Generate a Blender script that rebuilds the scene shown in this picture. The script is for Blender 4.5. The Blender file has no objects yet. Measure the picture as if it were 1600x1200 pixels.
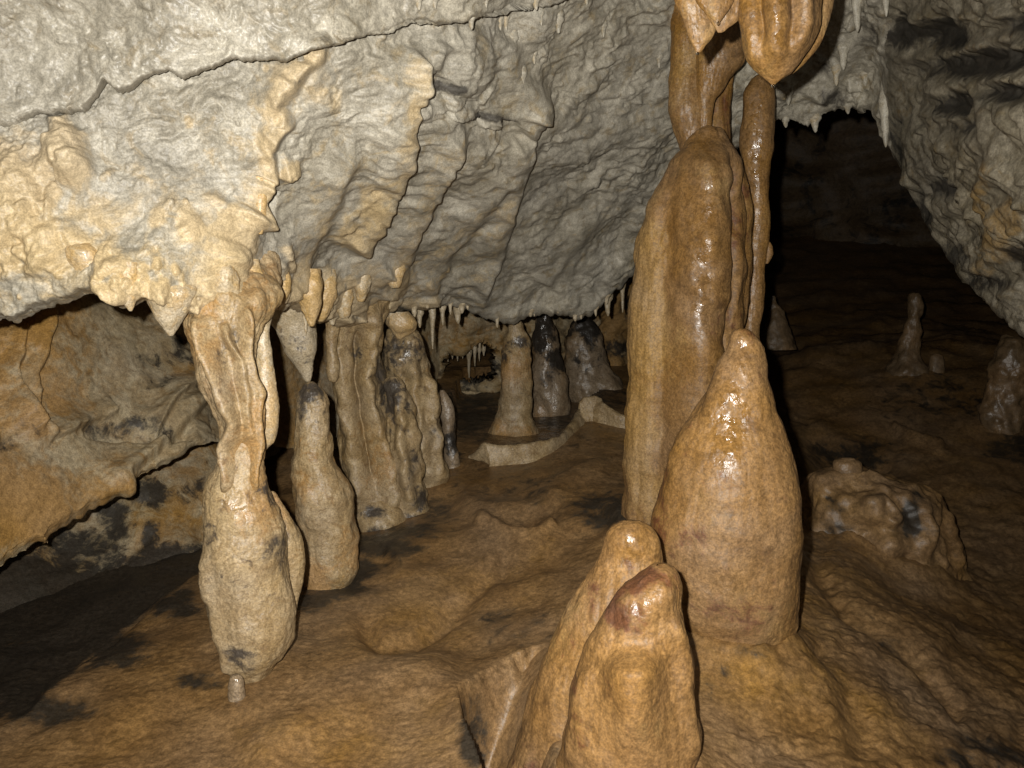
import bpy, math
import numpy as np

C = bpy.context.scene.collection
rng = np.random.default_rng(11)
sc = bpy.context.scene

# ---------------------------------------------------------------- camera model
FP = 1600 * 28.0 / 36.0
CAMZ = 1.10
TH = math.atan(170.0 / FP)
ct, st = math.cos(TH), math.sin(TH)

def P(px, py, d):
    px, py, d = np.broadcast_arrays(np.asarray(px, float), np.asarray(py, float), np.asarray(d, float))
    xc = (px - 800) / FP * d
    yc = (600 - py) / FP * d
    return np.stack([xc, yc * st + d * ct, CAMZ + yc * ct - d * st], -1)

def proj(v):
    y, z = v[..., 1], v[..., 2] - CAMZ
    d = y * ct - z * st
    yc = y * st + z * ct
    d = np.maximum(d, 1e-3)
    return 800 + v[..., 0] / d * FP, 600 - yc / d * FP, d

def depth_at(py, Y):                       # camera depth of the point on row py whose world Y is Y
    return Y / (ct + (600 - py) / FP * st)

def on_floor(px, py, z):                   # the point of a pixel ray at height z
    k = ((600 - py) / FP * ct - st)
    return P(px, py, (z - CAMZ) / k)

# ---------------------------------------------------------------- noise
_p = rng.permutation(256).astype(np.int32)
PERM = np.concatenate([_p, _p, _p])
_g = rng.normal(size=(256, 3)); GRAD = (_g / np.linalg.norm(_g, axis=1, keepdims=True)).astype(np.float32)

def _perlin(p):
    i = np.floor(p).astype(np.int32)
    f = (p - i).astype(np.float32)
    i &= 255
    u = f * f * f * (f * (f * 6 - 15) + 10)
    out = 0
    for dx in (0, 1):
        wx = u[:, 0] if dx else 1 - u[:, 0]
        a = PERM[i[:, 0] + dx]
        for dy in (0, 1):
            wy = u[:, 1] if dy else 1 - u[:, 1]
            b = PERM[a + ((i[:, 1] + dy) & 255)]
            for dz in (0, 1):
                wz = u[:, 2] if dz else 1 - u[:, 2]
                g = GRAD[PERM[b + ((i[:, 2] + dz) & 255)]]
                out = out + wx * wy * wz * (g[:, 0] * (f[:, 0] - dx) + g[:, 1] * (f[:, 1] - dy) + g[:, 2] * (f[:, 2] - dz))
    return out * 1.6

def perlin(p):
    sh = p.shape[:-1]
    q = np.asarray(p, np.float64).reshape(-1, 3)
    r = np.concatenate([_perlin(q[k:k + 150000]) for k in range(0, len(q), 150000)])
    return r.reshape(sh)

def fbm(p, octv=4, gain=.5):
    a, s, t = 1.0, 1.0, 0
    for k in range(octv):
        t = t + a * perlin(p * s + 17.3 * k)
        a *= gain; s *= 2.03
    return t

def billow(p, octv=3, gain=.5):            # round lumps with sharp creases, about 0..1
    a, s, t = 1.0, 1.0, 0
    for k in range(octv):
        t = t + a * np.abs(perlin(p * s + 31.7 * k))
        a *= gain; s *= 2.07
    return t

def soft(p, octv=2, gain=.4, e=.018):     # lumps whose creases are rounded
    a, s, t = 1.0, 1.0, 0
    for k in range(octv):
        n = perlin(p * s + 31.7 * k)
        t = t + a * (np.sqrt(n * n + e) - .06); a *= gain; s *= 2.07
    return t

def sstep(x):
    x = np.clip(x, 0, 1)
    return x * x * (3 - 2 * x)

# ---------------------------------------------------------------- interpolation
def tps(ctrl):                             # thin plate spline through (x, y, value)
    c = np.array(ctrl, float); n = len(c)
    s = 1 / 400.0 if np.abs(c[:, :2]).max() > 50 else 1.0
    X = c[:, :2] * s
    def U(r2): return np.where(r2 > 1e-12, .5 * r2 * np.log(r2 + 1e-12), 0)
    K = U(((X[:, None] - X[None]) ** 2).sum(-1)) + np.eye(n) * 1e-3
    A = np.zeros((n + 3, n + 3)); A[:n, :n] = K; A[:n, n] = 1; A[:n, n + 1:] = X
    A[n:, :n] = A[:n, n:].T
    w = np.linalg.solve(A, np.concatenate([c[:, 2], [0, 0, 0]]))
    def f(x, y):
        x = np.asarray(x, float) * s; y = np.asarray(y, float) * s
        o = w[n] + w[n + 1] * x + w[n + 2] * y
        for k in range(n):
            o = o + w[k] * U((x - X[k, 0]) ** 2 + (y - X[k, 1]) ** 2)
        return o
    return f

def pchip(x, y, q):                        # monotone cubic through the points
    x = np.asarray(x, float); y = np.asarray(y, float)
    h = np.diff(x); dl = np.diff(y) / h
    m = np.zeros_like(y)
    m[0], m[-1] = dl[0], dl[-1]
    for i in range(1, len(x) - 1):
        if dl[i - 1] * dl[i] > 0:
            w1, w2 = 2 * h[i] + h[i - 1], h[i] + 2 * h[i - 1]
            m[i] = (w1 + w2) / (w1 / dl[i - 1] + w2 / dl[i])
    k = np.clip(np.searchsorted(x, q) - 1, 0, len(x) - 2)
    t = (q - x[k]) / h[k]
    return ((1 + 2 * t) * (1 - t) ** 2) * y[k] + t * (1 - t) ** 2 * h[k] * m[k] + t * t * (3 - 2 * t) * y[k + 1] + t * t * (t - 1) * h[k] * m[k + 1]

def polydist(px, py, pts):                 # distance, side (+ right of travel on the picture, y down) and 0..1 along
    pts = np.asarray(pts, float)
    seg = np.diff(pts, axis=0); L = np.hypot(seg[:, 0], seg[:, 1]); cum = np.concatenate([[0], np.cumsum(L)])
    bd = np.full(px.shape, 1e9); bs = np.zeros(px.shape); bt = np.zeros(px.shape)
    for k in range(len(seg)):
        ax, ay = px - pts[k, 0], py - pts[k, 1]
        t = np.clip((ax * seg[k, 0] + ay * seg[k, 1]) / L[k] ** 2, 0, 1)
        ex, ey = ax - t * seg[k, 0], ay - t * seg[k, 1]
        d = np.hypot(ex, ey)
        m = d < bd
        side = np.sign(seg[k, 0] * ey - seg[k, 1] * ex)
        bd = np.where(m, d, bd); bs = np.where(m, side, bs); bt = np.where(m, (cum[k] + t * L[k]) / cum[-1], bt)
    return bd, bs, bt

# ---------------------------------------------------------------- meshes and objects
def grid_normals(V, wrap=False):
    if wrap:
        du = np.roll(V, -1, 1) - np.roll(V, 1, 1)
    else:
        du = np.gradient(V, axis=1)
    dv = np.gradient(V, axis=0)
    n = np.cross(du, dv)
    l = np.linalg.norm(n, axis=-1, keepdims=True)
    return n / np.maximum(l, 1e-12)

def mesh_from_grid(name, V, masks=None, wrap=False, origin=None, cap=False):
    nv, nu = V.shape[:2]
    base = np.zeros(3) if origin is None else np.asarray(origin, float)
    co = (V - base).reshape(-1, 3).astype(np.float32)
    idx = np.arange(nv * nu).reshape(nv, nu)
    if wrap:
        a = idx[:-1]; b = np.roll(idx, -1, 1)[:-1]; c = np.roll(idx, -1, 1)[1:]; d = idx[1:]
    else:
        a = idx[:-1, :-1]; b = idx[:-1, 1:]; c = idx[1:, 1:]; d = idx[1:, :-1]
    F = np.stack([a, b, c, d], -1).reshape(-1, 4).astype(np.int32)
    me = bpy.data.meshes.new(name)
    me.vertices.add(len(co)); me.vertices.foreach_set('co', co.ravel())
    me.loops.add(F.size); me.loops.foreach_set('vertex_index', F.ravel())
    me.polygons.add(len(F)); me.polygons.foreach_set('loop_start', np.arange(0, F.size, 4, dtype=np.int32))
    me.polygons.foreach_set('use_smooth', np.ones(len(F), bool))
    me.update(calc_edges=True)
    if masks is None: masks = np.zeros((nv, nu, 3))
    at = me.color_attributes.new('mask', 'FLOAT_COLOR', 'POINT')
    col = np.ones((nv * nu, 4), np.float32); col[:, :3] = np.clip(masks, 0, 1).reshape(-1, 3)
    at.data.foreach_set('color', col.ravel())
    return me

def tag(o, label, cat, group=None):
    o['label'] = label; o['category'] = cat
    if group: o['group'] = group
    return o

def link(name, me, mat, loc=(0, 0, 0), parent=None):
    o = bpy.data.objects.new(name, me); C.objects.link(o)
    me.materials.append(mat)
    if parent is not None:
        o.parent = parent; o.location = np.asarray(loc, float) - np.array(parent.location)
    else:
        o.location = loc
    return o

def empty(name, loc):
    o = bpy.data.objects.new(name, None); C.objects.link(o); o.location = loc
    o.empty_display_size = .1
    return o

# ---------------------------------------------------------------- materials
def rock(name, pale, mid, deep, ochre, dark, rough=.55, wet_rough=.16, scale=6.0, fine=.5, bump=.004, bscale=90.0, stretch=(1, 1, 1), spec=.5, grain=230):
    m = bpy.data.materials.new(name); m.use_nodes = True
    nt = m.node_tree; N = nt.nodes; L = nt.links
    for n in list(N): N.remove(n)
    def nn(t, **k):
        n = N.new(t)
        for a, b in k.items(): setattr(n, a, b)
        return n
    out = nn('ShaderNodeOutputMaterial'); bs = nn('ShaderNodeBsdfPrincipled')
    L.new(bs.outputs[0], out.inputs[0])
    tc = nn('ShaderNodeTexCoord'); mp = nn('ShaderNodeMapping')
    mp.inputs['Scale'].default_value = stretch
    L.new(tc.outputs['Object'], mp.inputs[0])
    def noise(s, det=6, rg=.6, dist=0.0):
        n = nn('ShaderNodeTexNoise'); n.inputs['Scale'].default_value = s; n.inputs['Detail'].default_value = det
        n.inputs['Roughness'].default_value = rg; n.inputs['Distortion'].default_value = dist
        L.new(mp.outputs[0], n.inputs['Vector']); return n
    def mix(fac, a, b, mode='MIX'):
        n = nn('ShaderNodeMix'); n.data_type = 'RGBA'; n.blend_type = mode
        for s, v in ((n.inputs[0], fac), (n.inputs[6], a), (n.inputs[7], b)):
            if hasattr(v, 'is_output'): L.new(v, s)
            elif isinstance(v, tuple): s.default_value = (*v, 1)
            else: s.default_value = v
        return n.outputs[2]
    def math_(op, a, b=0.0, c=0.0, clamp=False):
        n = nn('ShaderNodeMath'); n.operation = op; n.use_clamp = clamp
        for s, v in zip(n.inputs, (a, b, c)):
            if hasattr(v, 'is_output'): L.new(v, s)
            else: s.default_value = v
        return n.outputs[0]
    def ramp(v, lo, hi):
        n = nn('ShaderNodeMapRange'); n.interpolation_type = 'SMOOTHSTEP'
        n.inputs[1].default_value = lo; n.inputs[2].default_value = hi
        L.new(v, n.inputs[0]); return n.outputs[0]
    at = nn('ShaderNodeAttribute'); at.attribute_name = 'mask'
    sp = nn('ShaderNodeSeparateColor'); L.new(at.outputs['Color'], sp.inputs[0])
    n1 = noise(scale, 5, .66, 1.6); n2 = noise(scale * 3.3, 4, .65, .8); n3 = noise(scale * 14, 3, .7)
    n4 = noise(scale * .45, 2, .55, .6)
    c = mix(ramp(n1.outputs[0], .36, .64), mid, pale)
    c = mix(math_('MULTIPLY', ramp(n2.outputs[0], .5, .72), .75), c, deep)
    oc = math_('ADD', sp.outputs[0], math_('MULTIPLY', math_('SUBTRACT', n2.outputs[0], .5), 1.1))
    c = mix(ramp(oc, .25, .75), c, ochre)
    dk = math_('ADD', sp.outputs[1], math_('MULTIPLY', math_('SUBTRACT', n1.outputs[0], .5), 1.5))
    dk = math_('ADD', dk, math_('MULTIPLY', math_('SUBTRACT', n2.outputs[0], .5), 1.3))
    dk = math_('ADD', dk, math_('MULTIPLY', math_('SUBTRACT', n3.outputs[0], .5), .7))
    c = mix(math_('MULTIPLY', ramp(dk, .25, .75), .95), c, dark)
    sk = ramp(n3.outputs[0], .3, .7)
    hv = nn('ShaderNodeHueSaturation'); L.new(c, hv.inputs['Color'])
    n5 = noise(grain, 1, .5)
    gr = math_('ADD', math_('MULTIPLY', ramp(n5.outputs[0], .3, .7), .34), .83)
    L.new(math_('MULTIPLY', gr, math_('ADD', math_('MULTIPLY', sk, fine), 1 - fine * .5)), hv.inputs['Value'])
    L.new(math_('ADD', math_('MULTIPLY', n4.outputs[0], .5), .75), hv.inputs['Saturation'])
    L.new(hv.outputs[0], bs.inputs['Base Color'])
    wn = noise(scale * 5, 2, .6)
    wet = math_('MULTIPLY', sp.outputs[2], ramp(wn.outputs[0], .36, .56), clamp=True)
    r = math_('ADD', math_('MULTIPLY', math_('SUBTRACT', wet_rough, rough), wet), rough)
    r = math_('ADD', r, math_('MULTIPLY', math_('SUBTRACT', n3.outputs[0], .5), .22))
    L.new(r, bs.inputs['Roughness'])
    bs.inputs['Specular IOR Level'].default_value = spec
    b1 = noise(bscale, 3, .6); b2 = noise(bscale * .33, 2, .55)
    h = math_('ADD', math_('MULTIPLY', b1.outputs[0], .55), b2.outputs[0])
    bp = nn('ShaderNodeBump'); bp.inputs['Strength'].default_value = 1.0; bp.inputs['Distance'].default_value = bump
    L.new(h, bp.inputs['Height']); L.new(bp.outputs[0], bs.inputs['Normal'])
    return m

M_CEIL = rock('ceiling limestone', (.365, .335, .27), (.225, .203, .158), (.235, .185, .11), (.415, .325, .195), (.06, .054, .046), rough=.55, wet_rough=.28, scale=5, bump=.003, bscale=70, fine=.3, spec=.4)
M_TAN = rock('tan flowstone', (.315, .235, .132), (.225, .155, .075), (.155, .098, .044), (.29, .172, .068), (.045, .037, .03), rough=.55, scale=9, bump=.0035, bscale=110, fine=.45, spec=.4)
M_OCHRE = rock('ochre flowstone', (.205, .114, .040), (.158, .084, .027), (.10, .052, .017), (.255, .155, .056), (.085, .033, .014), rough=.66, wet_rough=.14, scale=7, bump=.003, bscale=110, fine=.55, spec=.4)
M_FLOOR = rock('brown floor flowstone', (.215, .130, .058), (.155, .090, .038), (.095, .056, .023), (.22, .128, .047), (.024, .02, .015), rough=.5, wet_rough=.2, scale=4, bump=.0032, bscale=80, fine=.6, spec=.45)
M_WALL = rock('left wall flowstone', (.36, .295, .19), (.27, .20, .11), (.20, .13, .058), (.29, .17, .06), (.032, .028, .023), rough=.6, scale=5, bump=.004, bscale=70, fine=.4, spec=.22)
M_RWALL = rock('right wall limestone', (.20, .176, .13), (.105, .09, .062), (.10, .076, .04), (.20, .135, .06), (.02, .018, .015), rough=.5, scale=6, bump=.004, bscale=70, fine=.45)
M_FAR = rock('far cavern rock', (.16, .105, .055), (.11, .072, .036), (.07, .045, .024), (.18, .11, .052), (.02, .017, .013), rough=.6, scale=1.5, bump=.02, bscale=14, fine=.5)
M_PALE = rock('pale calcite', (.40, .335, .235), (.31, .25, .16), (.25, .18, .095), (.38, .26, .12), (.05, .042, .036), rough=.5, scale=12, bump=.003, bscale=120, fine=.35)
M_GREYW = rock('dark wet flowstone', (.24, .18, .115), (.17, .12, .072), (.10, .068, .04), (.26, .16, .075), (.018, .016, .014), rough=.45, wet_rough=.14, scale=8, bump=.004, bscale=90, fine=.5)
M_DROP = bpy.data.materials.new('water drop'); M_DROP.use_nodes = True
_b = M_DROP.node_tree.nodes['Principled BSDF']
_b.inputs['Roughness'].default_value = .02; _b.inputs['IOR'].default_value = 1.33; _b.inputs['Transmission Weight'].default_value = 1.0

def spots(px, py, lst):
    r = np.zeros(px.shape)
    for x, y, rx, ry, a in lst:
        q = ((px - x) / rx) ** 2 + ((py - y) / ry) ** 2
        r = np.maximum(r, a * np.exp(-.7 * q ** 1.5))
    return r

# ---------------------------------------------------------------- ceiling
LIP = np.array([(-700, 600), (-300, 545), (0, 496), (30, 500), (60, 478), (105, 470), (150, 452), (185, 470), (205, 476), (228, 462), (262, 480), (300, 490), (400, 482),
    (415, 486), (450, 472), (480, 496), (530, 506), (575, 500), (610, 492), (660, 482), (690, 478), (730, 482), (760, 497), (800, 506), (830, 492), (868, 487), (905, 497), (930, 488),
    (955, 462), (985, 432), (1020, 405), (1080, 340), (1150, 230), (1200, 196), (1230, 188), (1262, 200), (1290, 180), (1330, 166), (1368, 172), (1385, 215), (1402, 255), (1440, 350),
    (1500, 442), (1560, 492), (1600, 525), (1750, 660), (2100, 960)], float)
CRACK = np.array([(-700, 380), (0, 198), (60, 178), (128, 172), (152, 150), (165, 128), (188, 143), (225, 124), (248, 116), (262, 108), (288, 124), (350, 96), (408, 93), (440, 98), (478, 82),
    (560, 60), (612, 48), (640, 34), (690, 38), (735, 30), (800, 15), (850, 8), (900, -20), (1000, -70), (1400, -220), (2100, -420)], float)
CEIL_D = tps([(-600, -400, 1.0), (0, -400, 1.05), (400, -400, 1.12), (800, -400, 1.25), (1200, -400, 1.4), (1600, -400, 1.4), (2000, -400, 1.2),
    (-600, 0, 1.25), (0, 0, 1.72), (330, 0, 1.84), (600, 0, 2.02), (800, 0, 2.32), (1000, 0, 2.75), (1200, 0, 3.0), (1380, 0, 2.8), (1600, 0, 1.75), (2000, 0, 1.3),
    (-600, 250, 1.4), (0, 250, 1.82), (330, 250, 1.97), (600, 250, 2.25), (800, 250, 2.85), (1000, 250, 3.4), (1200, 180, 3.35), (1370, 170, 3.25), (1500, 200, 2.35), (1600, 280, 1.95), (1900, 300, 1.5),
    (-600, 520, 1.4), (0, 480, 1.85), (330, 480, 2.02), (450, 480, 2.5), (560, 490, 3.15), (680, 480, 3.6), (800, 500, 3.95), (930, 480, 4.15), (1010, 410, 4.1), (1150, 230, 3.6),
    (1400, 255, 3.15), (1450, 355, 2.95), (1520, 455, 2.7), (1600, 525, 2.4), (1900, 780, 1.8)])
def lip(px): return np.interp(px, LIP[:, 0], LIP[:, 1])
def crack(px):
    n = lambda a, b: perlin(np.stack([np.asarray(px, float) / a, 0 * np.asarray(px, float), 0 * np.asarray(px, float) + b], -1))
    return np.interp(px, CRACK[:, 0], CRACK[:, 1]) + 5 * n(19, 1.3) + 4 * np.abs(n(8, 5.7))

RIDGES = [  # points, narrow (right) width, wide (left) width, height, ochre
    ([(862, 130), (822, 205), (800, 300), (772, 400), (738, 482)], 9, 34, .050, .35),
    ([(790, 60), (800, 120), (835, 150), (830, 185)], 12, 40, .025, .2),
    ([(640, 60), (643, 120), (632, 200), (628, 245), (606, 300), (578, 355), (545, 398)], 8, 34, .050, .65),
    ([(718, 185), (700, 240), (672, 300), (640, 360), (612, 425), (600, 470)], 9, 30, .045, .5),
    ([(786, 260), (740, 330), (690, 400), (660, 460)], 9, 26, .03, .3),
    ([(520, 60), (470, 110), (432, 165), (445, 195), (415, 230), (418, 275), (398, 310), (404, 362)], 9, 30, .045, .7),
    ([(380, 320), (352, 395), (335, 470)], 22, 50, .04, .7),
    ([(560, 230), (510, 320), (470, 400), (452, 460)], 12, 26, .022, .35),
    ([(600, 400), (560, 440), (545, 490)], 12, 30, .03, .6),
    ([(120, 225), (70, 285), (-40, 320)], 14, 40, .04, .75),
    ([(150, 400), (120, 380), (60, 365), (-20, 395)], 10, 22, .03, .6),
    ([(940, 330), (880, 400), (850, 450)], 8, 20, .015, .3),
    ([(690, 60), (660, 110), (655, 165)], 9, 16, .035, .3),
    ([(250, 300), (180, 350), (90, 340)], 9, 20, .014, .3),
    ([(1290, 0), (1250, 70), (1215, 130)], 9, 20, .03, .3),
    ([(1350, 40), (1310, 110), (1275, 165)], 9, 20, .03, .3),
    ([(1470, 0), (1420, 60), (1400, 130), (1430, 240), (1500, 350)], 12, 30, .04, .1),
    ([(1620, 420), (1560, 380), (1540, 300), (1575, 240)], 10, 22, .035, .8),
    ([(1600, 360), (1570, 340), (1590, 300)], 10, 20, .03, .8),
    ([(1480, 60), (1520, 150), (1560, 330)], 10, 24, .02, .1),
]
GROOVES = [([(664, 108), (690, 128), (715, 150), (740, 160), (770, 180), (800, 190), (822, 215)], 10, .05),
           ([(440, 300), (425, 350)], 6, .02), ([(985, 350), (960, 420)], 8, .02)]
KNOBS = [(106, 245, 32, .08, .8), (126, 280, 24, .10, .8), (20, 345, 66, .075, .9), (12, 385, 44, .05, .9), (90, 312, 16, .03, .6), (62, 318, 16, .03, .7), (85, 395, 34, .06, .6), (448, 270, 14, .045, .8), (462, 268, 9, .03, .8),
         (420, 220, 16, .03, .6), (404, 345, 12, .04, .8), (245, 350, 12, .014, .5), (290, 365, 20, .02, .6), (345, 462, 26, .05, .7), (400, 460, 18, .03, .6), (440, 455, 16, .035, .6), (500, 490, 16, .04, .7),
         (480, 455, 14, .03, .5), (540, 370, 22, .03, .7), (580, 330, 24, .03, .7), (622, 430, 14, .04, .8), (606, 425, 10, .03, .8), (470, 430, 12, .025, .5), (520, 440, 14, .025, .5), (745, 110, 30, .03, .2), (720, 105, 16, .025, .2),
         (1590, 350, 18, .03, .8), (1575, 395, 22, .03, .8), (1545, 420, 18, .02, .6)]
_r = np.random.default_rng(5)
for _ in range(150):
    x = _r.uniform(160, 700); y = lip(x) - abs(_r.normal(0, 30)) - 2
    KNOBS.append((x, y, _r.uniform(4, 12), _r.uniform(.01, .028), _r.uniform(.3, .8)))
for _ in range(90):
    x = _r.uniform(-100, 1000); y = _r.uniform(60, 470)
    KNOBS.append((x, y, _r.uniform(3, 8), _r.uniform(.005, .014), _r.uniform(0, .5)))
for _ in range(170):
    x = _r.uniform(1190, 1620); y = _r.uniform(-60, 460)
    KNOBS.append((x, y, _r.uniform(4, 13), _r.uniform(.01, .04), _r.uniform(0, .5)))

def ceiling_features(px, py):
    h = np.zeros(px.shape); oc = np.zeros(px.shape); calm = np.zeros(px.shape)
    jit = perlin(np.stack([px / 23, py / 23, 0 * px], -1)); jit2 = perlin(np.stack([px / 11, py / 11, 0 * px + 5], -1))
    jit3 = perlin(np.stack([px / 38, py / 38, 0 * px + 9], -1))
    for pts, wn, ww, hh, o in RIDGES:
        p = np.asarray(pts, float)
        m = (px > p[:, 0].min() - 110) & (px < p[:, 0].max() + 110) & (py > p[:, 1].min() - 110) & (py < p[:, 1].max() + 110)
        d, s, t = polydist(px[m] + 5 * jit3[m], py[m] + 4 * jit3[m], pts)
        # narrow side = the right-hand (larger x) side in the picture; the lines run downwards
        right = s < 0
        prof = np.where(right, 1 - sstep(d / (2.3 * wn)), np.exp(-(d / ww) ** 2))
        end = sstep(t / .12) * sstep((1 - t) / .06)
        end = np.where((t <= 0) | (t >= 1), 0, end)
        wob = 1 + .35 * jit3[m] + .10 * np.sin(t * len(pts) * 9 + 3 * jit[m])
        h[m] += 1.15 * hh * prof * end * wob
        oc[m] = np.maximum(oc[m], o * prof * end)
        calm[m] = np.maximum(calm[m], end * np.exp(-(d / (2.2 * wn + 8)) ** 2))
    for pts, w, dep in GROOVES:
        d, s, t = polydist(px + 5 * jit, py + 5 * jit2, pts)
        lower = s > 0
        prof = np.where(lower, np.exp(-(d / (w * 3.2)) ** 2), 1 - sstep(d / (w * .5)))
        h -= dep * prof * sstep(np.minimum(t, 1 - t) / .08)
    for x, y, r, hh, o in KNOBS:
        m = (np.abs(px - x) < r * 1.6) & (np.abs(py - y) < r * 2.4)
        if not m.any(): continue
        dx = px[m] - x; dy = (py[m] - y)
        q = np.hypot(dx, np.where(dy > 0, dy * 1.1, dy * .55)) / r * (1 + .22 * jit[m] + .12 * jit2[m])
        b = np.exp(-1.1 * q ** 3.2)
        a_ = h[m]; b_ = hh * b; h[m] = .75 * (.5 * (a_ + b_) + .5 * np.sqrt((a_ - b_) ** 2 + 1e-4)) + .25 * (a_ + b_)
        oc[m] = np.maximum(oc[m], o * sstep(1.5 - q))
    return h, oc, calm

AX = P(760, 160, 2.6) - P(560, 280, 2.1); AX /= np.linalg.norm(AX)        # the run of the ripples on the roof
AXR = P(1600, 480, 2.35) - P(1400, 150, 3.1); AXR /= np.linalg.norm(AXR)
def stretched(p, axis, k):
    return p - np.outer(p.reshape(-1, 3) @ axis, axis).reshape(p.shape) * (1 - 1 / k)

def build_roof(name, px, mat, rough_side=False):
    nf = 400
    top = -400.0
    L = lip(px) + 5 * perlin(np.stack([px / 14, 0 * px, 0 * px + 3], -1)) + 3 * perlin(np.stack([px / 6, 0 * px, 0 * px + 8], -1))
    na = 150; nb = nf - na                             # the rows meet the lip of the slab exactly
    ck = np.maximum(crack(px), top + 8)
    v = np.linspace(0, 1, na)[:, None]; v = np.where(v < .15, v / .15 * .45, .45 + (v - .15) / .85 * .55)
    over = np.interp(px, [-100, 0, 150, 260, 600, 800, 950, 1100], [0, 3, 8, 13, 12, 15, 8, 0])
    th = np.interp(px, [-600, 0, 120, 240, 420, 600, 760, 900, 1100], [.02, .03, .06, .11, .12, .10, .13, .08, 0])
    w_ = np.linspace(0, 1, nb)[:, None]
    PYa = top + (ck[None] - top) * v
    Da = CEIL_D(np.broadcast_to(px[None], PYa.shape), PYa) - th[None] * sstep((PYa + 350) / 300) * (1 - .25 * np.clip(1 - (ck[None] - PYa) / 9, 0, 1) ** 2)
    PYb = ck[None] + .5 + (L[None] - ck[None] - .5) * w_
    Db = CEIL_D(np.broadcast_to(px[None], PYb.shape), PYb)
    PYb = PYb - over[None] * np.clip(1 - (PYb - ck[None]) / 40, 0, 1) ** 1.5
    PY = np.vstack([PYa, PYb]); D = np.vstack([Da, Db])
    PX = np.broadcast_to(px[None], PY.shape)
    slabm = np.vstack([np.ones(PYa.shape), np.zeros(PYb.shape)])
    edge = np.clip((PY - (L[None] - 14)) / 14, 0, 1)
    D = D + .035 * edge ** 2.5
    # the underside turns back and up behind the lip
    s = np.linspace(0, 1, 34)[1:, None]
    dl = D[-1][None]
    Db = dl + .02 + s * .05 + 2.2 * s ** 2.2
    PYb = L[None] + 5 * np.sin(np.minimum(s * 8, 1) * math.pi) - 190 * s ** 1.15 * (1 - .25 * s)
    PX = np.vstack([PX, np.broadcast_to(px[None], PYb.shape)]); PY = np.vstack([PY, PYb]); D = np.vstack([D, Db])
    V = P(PX, PY, D)
    N = grid_normals(P(PX, PY, np.vstack([CEIL_D(PX[:nf], PY[:nf]), D[nf:]])))
    if (N[:nf] * (V[:nf] - np.array([0, 0, CAMZ]))).sum(-1).mean() > 0: N = -N            # into the passage
    h, oc, calm = ceiling_features(PX[:nf], PY[:nf])
    W = V[:nf]
    q = stretched(W, AX, 3.0)
    q = q + .03 * np.stack([perlin(W * 9), perlin(W * 9 + 40), perlin(W * 9 + 80)], -1)
    wv = perlin(W * 2.2)
    amp = 1 + .6 * wv
    rel = .027 * (soft(q * 14) - .35) * amp + .0095 * (soft(q * 36 + 9, 2, .4, .01) - .35) * (1 + .5 * wv) + .05 * fbm(W * 3.1, 2)
    rel = rel + .0042 * (billow(stretched(W, AX, 1.8) * 62 + 3, 2, .4) - .35)
    h = h + rel * (1 - .2 * slabm) * (1 - .75 * calm)
    if px[-1] > 1390:
        side = sstep((PX[:nf] - 1375) / 80)
        h = h * (1 - .35 * side) + side * .045 * (billow(stretched(W, AXR, 3.0) * 9 + 3, 3) - .4)
    if px[-1] > 1390:
        h = h - .05 * spots(PX[:nf] + 9 * perlin(W * 9), PY[:nf] + 7 * perlin(W * 11 + 5), [k_ for k_ in DARK_ROOF if k_[0] > 1385])
    h = h * (1 - .6 * np.clip((PY[:nf] - (L[None] - 10)) / 10, 0, 1))
    V[:nf] += N[:nf] * h[..., None]
    V[nf:] += (N[nf:] * (.03 * billow(V[nf:] * 9, 2) * np.linspace(0, 1, len(V) - nf)[:, None])[..., None])
    # follow the displaced lip so that the back joins it
    off = V[nf - 1] - P(PX[nf - 1], PY[nf - 1], D[nf - 1])
    V[nf:] += off[None] * np.linspace(1, 0, len(V) - nf)[:, None, None]
    SURF.append([a.ravel() for a in proj(V[:nf])])
    mk = np.zeros(V.shape)
    big = fbm(W * 1.7 + 5, 3)
    low = sstep((PY[:nf] - (L[None] - 150)) / 150) * sstep((760 - PX[:nf]) / 260)
    warm = np.exp(-(((PX[:nf] - 150) / 420) ** 2 + ((PY[:nf] - 330) / 190) ** 2)) * .34
    R = .0 + .75 * oc + .20 * low + warm + .32 * np.clip(big, 0, 1) * sstep((1000 - PX[:nf]) / 300)
    R = R + .35 * np.exp(-(((PX[:nf] - 480) / 90) ** 2 + ((PY[:nf] - 130) / 60) ** 2))
    R = R * (1 - .9 * slabm)
    mk[:nf, :, 0] = R
    dark = spots(PX[:nf], PY[:nf], DARK_ROOF) + .16 * slabm + .12 * sstep((PX[:nf] - 1180) / 60)
    mk[:nf, :, 1] = dark
    mk[:nf, :, 2] = .15 + .3 * slabm
    mk[nf:, :, 0] = .3
    me = mesh_from_grid(name, V, mk)
    o = link(name, me, mat); o['kind'] = 'structure'
    return o

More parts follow.
